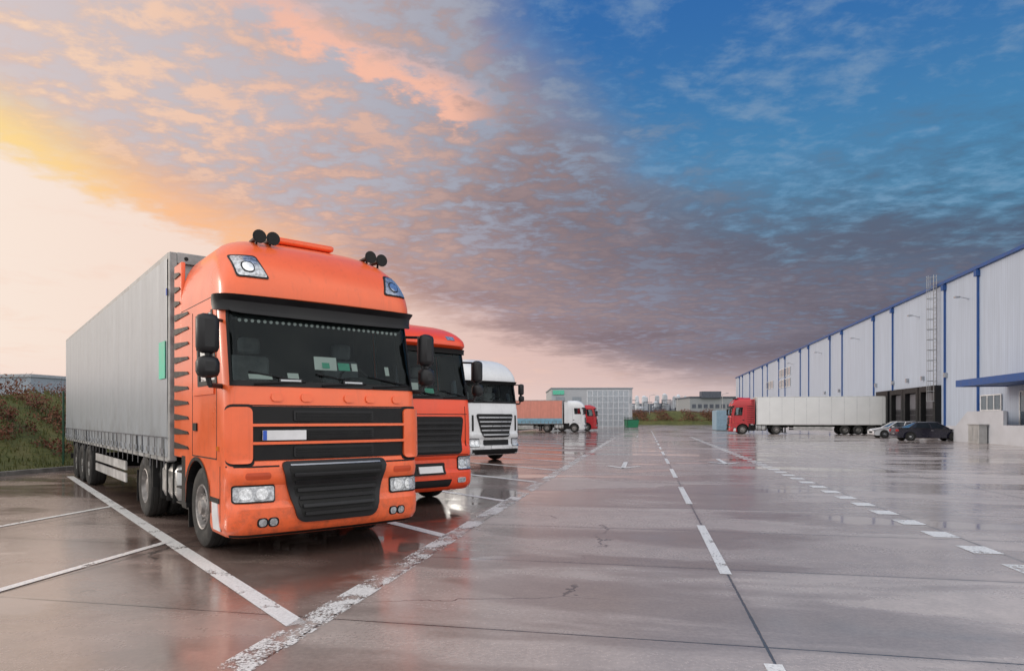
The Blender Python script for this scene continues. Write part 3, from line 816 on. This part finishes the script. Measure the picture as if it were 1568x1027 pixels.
M_pg = mat('plant_grey', (.24, .26, .3), .7, vary=.3)
b = Bag(); rnd = random.Random(3)
for i in range(26):
    x = i * 1.1 + rnd.uniform(-.3, .3); hgt = rnd.uniform(6, 11.5); r = rnd.uniform(.4, 1.2); y = rnd.uniform(0, 10)
    b.revolve((x, y, 0), [(0, r), (hgt, r), (hgt + .5, r * .5), (hgt + .6, 0)], 14, 0, 'z')
b.make('tanks', M_tank, pl, smooth=True)
b = Bag(); b.box(-2, 30, 12, 22, 0, 8.2, 2); b.box(18, 34, 3, 12, 0, 9.4, 0)
for i in range(16): b.box(18.3 + i, 18.9 + i, 2.9, 2.98, 6.6, 8.2, 1)
for i in range(36):
    x = rnd.uniform(-2, 32); z = rnd.uniform(4.5, 9.5); b.box(x, x + rnd.uniform(1, 4), -1.2, -1, z, z + .25, 1); b.box(x, x + .22, -1.2, -1, 0, z, 1)
b.box(-2, 34, -2, -1.5, 0, 5.2, 1); b.box(-2, 34, -2.1, -2.0, 3.6, 4.3, 2)
b.make('plant_building', [M_tank, M_pd, M_pg], pl)
gb = empty('office_building', (64, 235, 0), 0); b = Bag(); b.box(0, 18, 0, 20, 0, 9.2, 0); b.box(4, 11, -1, 2, 9.2, 11.6, 1); b.box(-.2, 18.2, -.2, 20.2, 9.2, 9.8, 1)
for k2 in range(2):
    for i in range(8): b.box(.8 + i * 2.1, 2.2 + i * 2.1, -.06, -.01, 2.8 + 2.8 * k2, 4.2 + 2.8 * k2, 1)
b.make('walls', [mat('grey_render', (.30, .31, .33), .8), M_pd], gb)
lb = empty('low_factory', (-95, 95, 0), math.radians(-11.5)); b = Bag(); b.box(-30, 30, 0, 30, 0, 7.4); b.make('walls', mat('blue_grey_cladding', (.30, .34, .40), .6, vary=.05), lb)
b = Bag(); b.box(-30.2, 30.2, -.2, 30, 7.4, 7.8); b.make('roof_edge', mat('roof_edge_pale', (.36, .38, .42), .5), lb)
cb = empty('box_truck_stand_in', (28.8, 92, 0), math.radians(-11.5)); b = Bag(); b.box(0, 2.4, 0, 6, .1, 2.9)  # ribbed box standing in for a small bluish box truck
for i in range(12): b.box(.05 + i * .2, .13 + i * .2, -.03, -.002, .2, 2.8)
b.make('box', mat('pale_blue_box', (.25, .36, .45), .6), cb, bevel=.02)
gd = empty('green_dumpster', (20.5, 112, 0), .2); V = [(-.9, -.6, .2), (.9, -.6, .2), (.9, .6, .2), (-.9, .6, .2), (-1.1, -.8, 1.5), (1.1, -.8, 1.5), (1.1, .8, 1.5), (-1.1, .8, 1.5)]
mesh('bin', V, BF, mat('dumpster_green', (.02, .2, .1), .5), gd, bevel=.03); box(gd, 'lid', -1.12, 1.12, -.82, .82, 1.51, 1.6, M_black, .02)
def lamp_post(loc, hgt=8):
    p = empty('street_lamp', loc); b = Bag(); b.rod((0, 0, 0), (0, 0, hgt), .09, .05); b.rod((0, 0, hgt), (1.2, 0, hgt + .25), .04); b.box(1.0, 1.7, -.12, .12, hgt + .2, hgt + .32)
    b.make('pole', M_alu, p, smooth=True)
for q in ((40, 190, 0), (52, 205, 0), (58, 180, 0), (30, 200, 0)): lamp_post(q, 8.5)

# ------------------------------------------------------------------ ground
def ground_mat():
    m = D.materials.new('wet_concrete_slabs'); m.use_nodes = True; nt = m.node_tree; b = nt.nodes['Principled BSDF']
    P = geo_pos(nt); X, Y, Z = sep(nt, P)
    u = X * .98 - Y * .2; w = X * .2 + Y * .98
    U = (u - .86) / 3.43; W = (w - 5.0) / 2.5
    fu = U - U.floor(); fw = W - W.floor()
    nmid = noise(nt, P, 3.2, 5, .65)
    wob = (nmid - .5) * .02
    du = fu.min(1 - fu) * 3.43 + wob; dw = fw.min(1 - fw) * 2.5 + wob
    joint = (du.ss(.009, .016, 1, 0)).max(dw.ss(.007, .013, 1, 0))
    near = du.min(dw).ss(.012, .10, 1, 0)
    wn = nt.nodes.new('ShaderNodeTexWhiteNoise'); wn.noise_dimensions = '2D'; nt.links.new(comb(nt, U.floor(), W.floor(), 0).s, wn.inputs['Vector'])
    slab = E(nt, wn.outputs['Value'])
    nbig = noise(nt, comb(nt, u * .5, w, 0), .33, 4, .6, .4)
    npud = noise(nt, comb(nt, u * .35 + slab * .25, w, 0), .5, 5, .55, .3)
    nfin = noise(nt, P, 26, 4, .7); ngr = noise(nt, P, 170, 2, .6)
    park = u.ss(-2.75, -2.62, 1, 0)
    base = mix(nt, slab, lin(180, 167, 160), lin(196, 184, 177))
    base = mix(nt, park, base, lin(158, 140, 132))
    base = mix(nt, 1.0, base, nmid.ss(.3, .72, .86, 1.10) * nfin.ss(.25, .75, .84, 1.15) * ngr.ss(.3, .7, .88, 1.10), 'MULTIPLY')
    edge = nmid * .12
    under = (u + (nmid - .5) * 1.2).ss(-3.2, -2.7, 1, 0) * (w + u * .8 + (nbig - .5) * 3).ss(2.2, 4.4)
    wetm = (npud + edge + under * .10 + slab * .03).ss(.53, .62)
    deep = (npud + edge * .5 + under * .05).ss(.585, .63)
    damp = (nbig + edge).ss(.42, .64)
    base = mix(nt, damp * .3, base, lin(134, 120, 116))
    base = mix(nt, wetm * .5, base, lin(104, 88, 82))
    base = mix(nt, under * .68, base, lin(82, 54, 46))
    base = mix(nt, near * .22, base, lin(120, 108, 102))
    vo = nt.nodes.new('ShaderNodeTexVoronoi'); vo.feature = 'DISTANCE_TO_EDGE'; vo.inputs['Scale'].default_value = .28
    wv = nt.nodes.new('ShaderNodeVectorMath'); wv.operation = 'ADD'; nt.links.new(comb(nt, u * .45, w, 0).s, wv.inputs[0])
    nt.links.new(vmul(nt, noise(nt, P, 1.1, 4, .6, col=True), .5).s, wv.inputs[1]); nt.links.new(wv.outputs[0], vo.inputs['Vector'])
    crack = E(nt, vo.outputs['Distance']).ss(.0010, .003, 1, 0) * nbig.ss(.5, .56)
    base = mix(nt, crack * .75, base, (.03, .028, .027, 1))
    base = mix(nt, joint * .85, base, (.026, .023, .022, 1))
    st = noise(nt, P, .9, 4, .6).ss(.5, .72) * park
    base = mix(nt, st * .5, base, lin(84, 62, 54))
    nt.links.new(base.s, b.inputs['Base Color'])
    rg = damp * -.07 + .27 + nfin * .12
    rg = rg - wetm * .13
    rg = (rg - deep * .14).max(.04)
    nt.links.new(rg.s, b.inputs['Roughness'])
    b.inputs['Specular IOR Level'].default_value = .8
    b.inputs['Coat Weight'].default_value = .25; b.inputs['Coat Roughness'].default_value = .15
    bn = nt.nodes.new('ShaderNodeBump'); bn.inputs['Distance'].default_value = .006
    hgt = nfin * .6 + nmid * .6 - joint * 1.5
    nt.links.new(hgt.s, bn.inputs['Height'])
    nt.links.new((deep * -.27 + .34).s, bn.inputs['Strength'])
    nt.links.new(bn.outputs[0], b.inputs['Normal'])
    return m
def quad(name, pts, m): return mesh(name, pts, [tuple(range(len(pts)))], m)
M_grass = mat('meadow_grass', (.07, .085, .03), .95, vary=.4, vscale=.6, bump=.5, bscale=12)
quad('ground', [(-2500, -400, -.03), (2500, -400, -.03), (2500, 4000, -.03), (-2500, 4000, -.03)], M_grass)
def LX(x0, Y): return x0 + .204 * Y
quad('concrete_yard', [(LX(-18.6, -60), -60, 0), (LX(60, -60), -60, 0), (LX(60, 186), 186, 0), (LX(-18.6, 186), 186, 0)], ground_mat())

def worn_paint(name, c, lo, hi, sc=2.2):
    m = D.materials.new(name); m.use_nodes = True; nt = m.node_tree; b = nt.nodes['Principled BSDF']; o = nt.nodes['Material Output']
    P = geo_pos(nt); n1 = noise(nt, P, sc, 6, .68); n2 = noise(nt, P, 35, 4, .7)
    b.inputs['Roughness'].default_value = .4
    nt.links.new(mix(nt, 1.0, c, n2.ss(.3, .7, .75, 1.05), 'MULTIPLY').s, b.inputs['Base Color'])
    t = nt.nodes.new('ShaderNodeBsdfTransparent'); mx = nt.nodes.new('ShaderNodeMixShader')
    f = (n1 * .65 + n2 * .35).ss(lo, hi)
    nt.links.new(f.s, mx.inputs[0]); nt.links.new(t.outputs[0], mx.inputs[1]); nt.links.new(b.outputs[0], mx.inputs[2]); nt.links.new(mx.outputs[0], o.inputs[0])
    return m
MW = worn_paint('white_road_paint', (.80, .80, .80, 1), .38, .45)
MW2 = worn_paint('worn_road_paint', (.76, .75, .74, 1), .48, .525, 1.8)
bg = Bag()
def strip(p0, p1, w, mi=0, z=.004):
    a = Vector(p0); c = Vector(p1); d = (c - a).normalized(); n = Vector((-d.y, d.x)) * w / 2
    bg.poly([(*(a - n), z), (*(c - n), z), (*(c + n), z), (*(a + n), z)], mi)
Ld = Vector((.2, .98)); Rd = Vector((-.63, .777))
for k in range(-1, 16):
    p = Vector((-1.73, 5.25)) + Ld * 4.03 * k
    strip(p, p + Rd * 17.5, .17, 0)
def onL(x0, Y): return Vector((x0 + .204 * Y, Y))
strip((-4.62, 8.8), (-5.35, 3.0), .12, z=.008); strip((-7.55, 12.5), (-8.75, 3.0), .12, z=.008)
strip(onL(-2.72, -2), onL(-2.72, 60), .28, 1)
for k in range(-1, 16): strip(onL(.86, 1.2 + 5.75 * k), onL(.86, 4.4 + 5.75 * k), .12)
Y = 3.6
while Y < 60: strip(onL(4.22, Y), onL(4.22, Y + .5), .34); Y += 1.1
def arrow(x0, Y):
    o = onL(x0, Y); n = Vector((.98, -.2))
    strip(o, o + Ld * 3.2, .16)
    for s in (-1, 1): strip(o, o + n * s * .55 + Ld * 1.0, .16, z=.008)
arrow(-.75, 22); arrow(3.0, 24); arrow(-.75, 60)
bg.make('road_markings', [MW, MW2])
kb = Bag()
def kq(x0, x1, Ya, Yb, z0, z1):
    kb.hexa([(LX(x0, Ya), Ya, z0), (LX(x1, Ya), Ya, z0), (LX(x1, Yb), Yb, z0), (LX(x0, Yb), Yb, z0), (LX(x0, Ya), Ya, z1), (LX(x1, Ya), Ya, z1), (LX(x1, Yb), Yb, z1), (LX(x0, Yb), Yb, z1)])
Y = -20
while Y < 120: kq(-18.75, -18.6, Y, Y + .98, -.03, .13); Y += 1.0
kb.make('kerb', mat('kerb_concrete', (.2, .19, .18), .8, vary=.3, bump=.3), bevel=.012)

# ------------------------------------------------------------------ banks with vegetation
def foliage_mat(name, cols):
    m = D.materials.new(name); m.use_nodes = True; nt = m.node_tree; b = nt.nodes['Principled BSDF']
    P = geo_pos(nt); n = noise(nt, P, .9, 4, .7); n2 = noise(nt, P, 14, 2)
    c = ramp(nt, n * .6 + n2 * .4, [(.35, cols[0]), (.5, cols[1]), (.62, cols[2])])
    nt.links.new(c.s, b.inputs['Base Color']); b.inputs['Roughness'].default_value = .8
    return m
M_gr = foliage_mat('bank_grass', [(.045, .045, .012, 1), (.085, .095, .02, 1), (.14, .12, .04, 1)])
M_sh = foliage_mat('russet_shrub_leaves', [(.04, .02, .012, 1), (.15, .045, .025, 1), (.17, .085, .04, 1)])
def bank(name, Ya, Yb, x0, width, hgt, nblade, nleaf, seed=1, ls=1.0):
    rnd = random.Random(seed); p = empty(name)
    def H(t, Y):
        s = t * t * (3 - 2 * t); return hgt * s + .12 * math.sin(Y * .8 + t * 5) * t + .08 * math.sin(Y * 2.3 + t * 9) * t
    V = []; F = []; nx = 14; ny = max(4, int((Yb - Ya) / 1.0))
    for j in range(ny + 1):
        Y = Ya + (Yb - Ya) * j / ny
        for i in range(nx + 1):
            t = i / nx; V.append((LX(x0 - width * t, Y), Y, H(t, Y) + .02))
        V.append((LX(x0 - width * 3, Y), Y, -.1))
    n = nx + 2
    for j in range(ny):
        for i in range(n - 1): F.append((j * n + i, j * n + i + 1, (j + 1) * n + i + 1, (j + 1) * n + i))
    mesh('slope', V, F, M_gr, p, smooth=True)
    b = Bag()
    for _ in range(nblade):
        t = rnd.random() ** .9; Y = rnd.uniform(Ya, Yb); o = Vector((LX(x0 - width * t, Y), Y, H(t, Y)))
        a = rnd.uniform(0, 2 * pi); w = rnd.uniform(.01, .03) * ls; hh = rnd.uniform(.08, .28) * ls
        d = Vector((math.cos(a), math.sin(a), 0)); l = Vector((rnd.uniform(-.1, .1), rnd.uniform(-.1, .1), 0)) * ls
        b.poly([o - d * w, o + d * w, o + l + Vector((0, 0, hh))])
    b.make('grass_blades', M_gr, p)
    b = Bag(); Y = Ya; cl = []
    while Y < Yb:
        for t in (.3, .45, .6, .75, .9, 1.02):
            if rnd.random() < .78: cl.append((LX(x0 - width * (t + rnd.uniform(-.07, .07)), Y), Y + rnd.uniform(-.6, .6), H(min(t, 1), Y) + .1, rnd.uniform(.3, .7) * (.5 + .6 * t)))
        Y += .9 * ls
    for i in range(nleaf):
        c = rnd.choice(cl); r = c[3]
        v = Vector((rnd.gauss(0, 1), rnd.gauss(0, 1), rnd.gauss(0, .8))).normalized() * r * rnd.random() ** .4 * 1.2
        o = Vector((c[0], c[1], c[2])) + v
        if o.z < c[2] - .3: continue
        u = Vector((rnd.gauss(0, 1), rnd.gauss(0, 1), rnd.gauss(0, 1))).normalized(); q = u.orthogonal().normalized(); s2 = rnd.uniform(.03, .07) * ls
        b.poly([o - u * s2, o + q * s2 * .5, o + u * s2, o - q * s2 * .5])
    for c in cl:
        for _ in range(5):
            e = Vector((c[0] + rnd.gauss(0, c[3] * .6), c[1] + rnd.gauss(0, c[3] * .6), c[2] + c[3] * rnd.uniform(.6, 1.3)))
            b.rod((c[0], c[1], c[2] - .2), e, .012 * ls, .004 * ls, n=3, cap=False)
    b.make('shrubs', M_sh, p)
bank('grass_bank', 8, 60, -18.9, 6.5, 2.55, 26000, 48000, 2)
def farbank():
    p = empty('distant_bank'); rnd = random.Random(9); V = []; F = []; N = 90
    for i in range(N + 1):
        x = -60 + 200 * i / N
        for y, z in ((186.5, 0), (189, 1.8), (193, 3.7 + .35 * math.sin(x * .3)), (205, 3.8), (215, -.1)): V.append((x, y + .2 * (10 - x) * .3, z))
    for i in range(N):
        for j in range(4): F.append((i * 5 + j, (i + 1) * 5 + j, (i + 1) * 5 + j + 1, i * 5 + j + 1))
    mesh('slope', V, F, M_gr, p, smooth=True)
    b = Bag()
    for i in range(26000):
        x = rnd.uniform(-20, 100); t = rnd.random(); o = Vector((x, 188.0 + 6 * t + .06 * (10 - x), 1.0 + 2.8 * t + rnd.random() * .6 * (1 + .6 * math.sin(x * .9))))
        u = Vector((rnd.gauss(0, 1), rnd.gauss(0, 1), rnd.gauss(0, 1))).normalized(); q = u.orthogonal().normalized(); s2 = rnd.uniform(.12, .28)
        b.poly([o - u * s2, o + q * s2 * .5, o + u * s2, o - q * s2 * .5])
    b.make('shrubs', M_sh, p)
farbank()
fe = empty('mesh_fence'); b = Bag(); Mf = mat('fence_green', (.01, .06, .03), .5); Y = 12.0
while Y < 60:
    x = LX(-19.6, Y); b.rod((x, Y, 0), (x, Y, 2.6), .035, n=8)
    Y += 2.5
for z in [.2 + .3 * i for i in range(8)]: b.rod((LX(-19.6, 12), 12, z), (LX(-19.6, 60), 60, z), .004, n=4)
b.make('posts_and_wire', Mf, fe)
fe2 = empty('mesh_fence'); b = Bag(); x = 18.5
while x < 24: b.rod((x, 106 + (x - 18) * 3, 0), (x, 106 + (x - 18) * 3, 2.0), .05, n=6); x += .5
for z in (.3, .7, 1.1, 1.5, 1.9): b.rod((18.5, 107.5, z), (24, 124, z), .03, n=5)
b.make('posts_and_wire', Mf, fe2)

# ------------------------------------------------------------------ sky
w = D.worlds.new('World'); scene.world = w; w.use_nodes = True; nt = w.node_tree
bgn = nt.nodes['Background']
tc = nt.nodes.new('ShaderNodeTexCoord'); dirv = E(nt, tc.outputs['Generated']); dx, dy, dz = sep(nt, dirv)
az = dx._m('ARCTAN2', dy) * (180 / pi); el = dz._m('ARCSINE') * (180 / pi)
zz = dz.max(0.0) + .07
Pp = comb(nt, dx / zz, dy / zz, 0)
big = noise(nt, Pp, .55, 5, .6, .5); med = noise(nt, Pp, 2.0, 6, .62, .3); dap = noise(nt, comb(nt, dx / zz, dy / zz * 1.2, 0), 8.5, 5, .62, .15)
L = lin
fa = (az + 45) / 90
cloud = ramp(nt, fa, [(.05, L(222, 186, 168)), (.3, L(194, 160, 152)), (.48, L(144, 126, 130)), (.68, L(110, 102, 114)), (.92, L(92, 92, 108))])
gapc = ramp(nt, fa, [(.05, L(214, 200, 200)), (.35, L(180, 178, 188)), (.55, L(140, 150, 170)), (.8, L(98, 122, 148)), (.97, L(66, 104, 138))])
hi = ramp(nt, fa, [(.05, L(252, 220, 192)), (.3, L(240, 196, 174)), (.5, L(192, 164, 160)), (.7, L(144, 134, 144)), (.95, L(112, 118, 138))])
dens = (dap * .55 + med * .33 + big * .22 + el * -.003 + az.ss(-20, 30, .03, .03)).ss(.43, .59)
shade = (dap * .6 + med * .45).ss(.45, .63)
c1 = mix(nt, shade * .8, cloud, hi)
c1 = mix(nt, big.ss(.42, .62) * az.ss(-30, 10, .22, .6), c1, ramp(nt, fa, [(.1, L(182, 152, 148)), (.5, L(112, 102, 112)), (.9, L(74, 76, 92))]))
sky = mix(nt, dens, gapc, c1)
dk = el.ss(8, 14) * el.ss(16, 22, 1, 0) * az.ss(-8, 28)
sky = mix(nt, dk * (.3 + med * .55), sky, L(76, 76, 92))
warm = el.ss(4, 20, 1, 0) * az.ss(-40, 38, 1.0, .3)
sky = mix(nt, warm * .75, sky, mix(nt, (med * .5 + dap * .5).ss(.42, .58), ramp(nt, fa, [(.1, L(240, 168, 126)), (.35, L(212, 152, 134)), (.6, L(162, 132, 134)), (.95, L(130, 124, 136))]), ramp(nt, fa, [(.1, L(252, 208, 164)), (.35, L(192, 154, 148)), (.6, L(130, 118, 126)), (.95, L(108, 108, 122))])))
axis = el - (30.5 - (az + 20) * .30)
stk = (axis + (med - .5) * 8 + (dap - .5) * 7).abs().ss(.2, 2.0, 1, 0) * az.ss(-27, -17) * az.ss(-6, 0, 1, 0) * (dap * .6 + med * .5).ss(.40, .58)
sky = mix(nt, stk * .85, sky, L(250, 190, 166))
nis = nt.nodes.new('ShaderNodeTexSky'); nis.sky_type = 'NISHITA'; nis.sun_disc = False
SAZ = -78.0; SEL = 14.0
nis.sun_elevation = math.radians(SEL); nis.sun_rotation = math.radians(SAZ)
nisE = vmul(nt, E(nt, nis.outputs[0]), .09)
blue = mix(nt, el.ss(12, 34), L(80, 146, 184), L(46, 106, 174))
blue = mix(nt, .10, blue, nisE)
wis = (dap * .6 + med * .45 + big * .3).ss(.64, .86)
blue = mix(nt, wis * .55, blue, L(136, 160, 186))
bl = ((el + az * 1.0 - 29.5 + (med - .5) * 22 + (dap - .5) * 14).ss(-4, 7)) * ((el + az * .10 - 17.6 + (med - .5) * 18 + (dap - .5) * 14).ss(-4, 7))
sky = mix(nt, bl, sky, blue)
e1 = el + az * .30 - 7.4 + (med - .5) * 4.5 + (big - .5) * 3 + (dap - .5) * 2.5
clear = ramp(nt, fa, [(.05, L(250, 232, 218)), (.3, L(242, 214, 200)), (.5, L(224, 192, 184)), (.75, L(198, 176, 176)), (.95, L(172, 162, 172))])
clear = mix(nt, el.ss(0, 6, .55, 0), clear, ramp(nt, fa, [(.05, L(242, 210, 202)), (.5, L(234, 206, 198)), (.9, L(208, 194, 196))]))
clear = mix(nt, med.ss(.5, .7) * .3, clear, L(244, 204, 184))
em = e1.ss(-1.8, 1.8) * el.ss(0.5, 6)
sky = mix(nt, em, clear, sky)
glow = e1.ss(-1.8, .2) * e1.ss(0, 4.2, 1, 0) * az.ss(-22, -6, 1, 0) * (dap * .8 + .5).min(1.0)
sky = mix(nt, glow * .85, sky, mix(nt, az.ss(-38, -26), L(255, 218, 140), L(252, 188, 138)))
haze = el.ss(-1, 4, .65, 0)
sky = mix(nt, haze, sky, ramp(nt, fa, [(.05, L(242, 212, 206)), (.5, L(232, 210, 204)), (.9, L(208, 198, 202))]))
back = mix(nt, med.ss(.35, .65), (1.12, 1.13, 1.16, 1), (1.65, 1.62, 1.56, 1))  # unseen sky behind the camera, brightened to light the truck fronts
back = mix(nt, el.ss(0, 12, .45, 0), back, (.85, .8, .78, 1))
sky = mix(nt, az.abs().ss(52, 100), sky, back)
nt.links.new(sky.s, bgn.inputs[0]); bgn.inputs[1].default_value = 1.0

# sun
sd = D.lights.new('sun', 'SUN'); sd.energy = 1.0; sd.angle = math.radians(14); sd.color = (1, .88, .76)
so = D.objects.new('sun', sd); COL.objects.link(so)
a = math.radians(SAZ); e = math.radians(SEL)
v = Vector((math.sin(a) * math.cos(e), math.cos(a) * math.cos(e), math.sin(e)))
so.rotation_euler = v.to_track_quat('Z', 'Y').to_euler(); so.location = v * 60

# camera
cd = D.cameras.new('camera'); cam = D.objects.new('camera', cd); COL.objects.link(cam)
cam.location = (0, 0, 1.65); cam.rotation_euler = (pi / 2, 0, 0)
cd.sensor_width = 36; cd.lens = 22.96; cd.shift_y = .0816; cd.clip_start = .05; cd.clip_end = 6000
scene.camera = cam
scene.view_settings.view_transform = 'Standard'; scene.view_settings.look = 'None'; scene.view_settings.exposure = 0
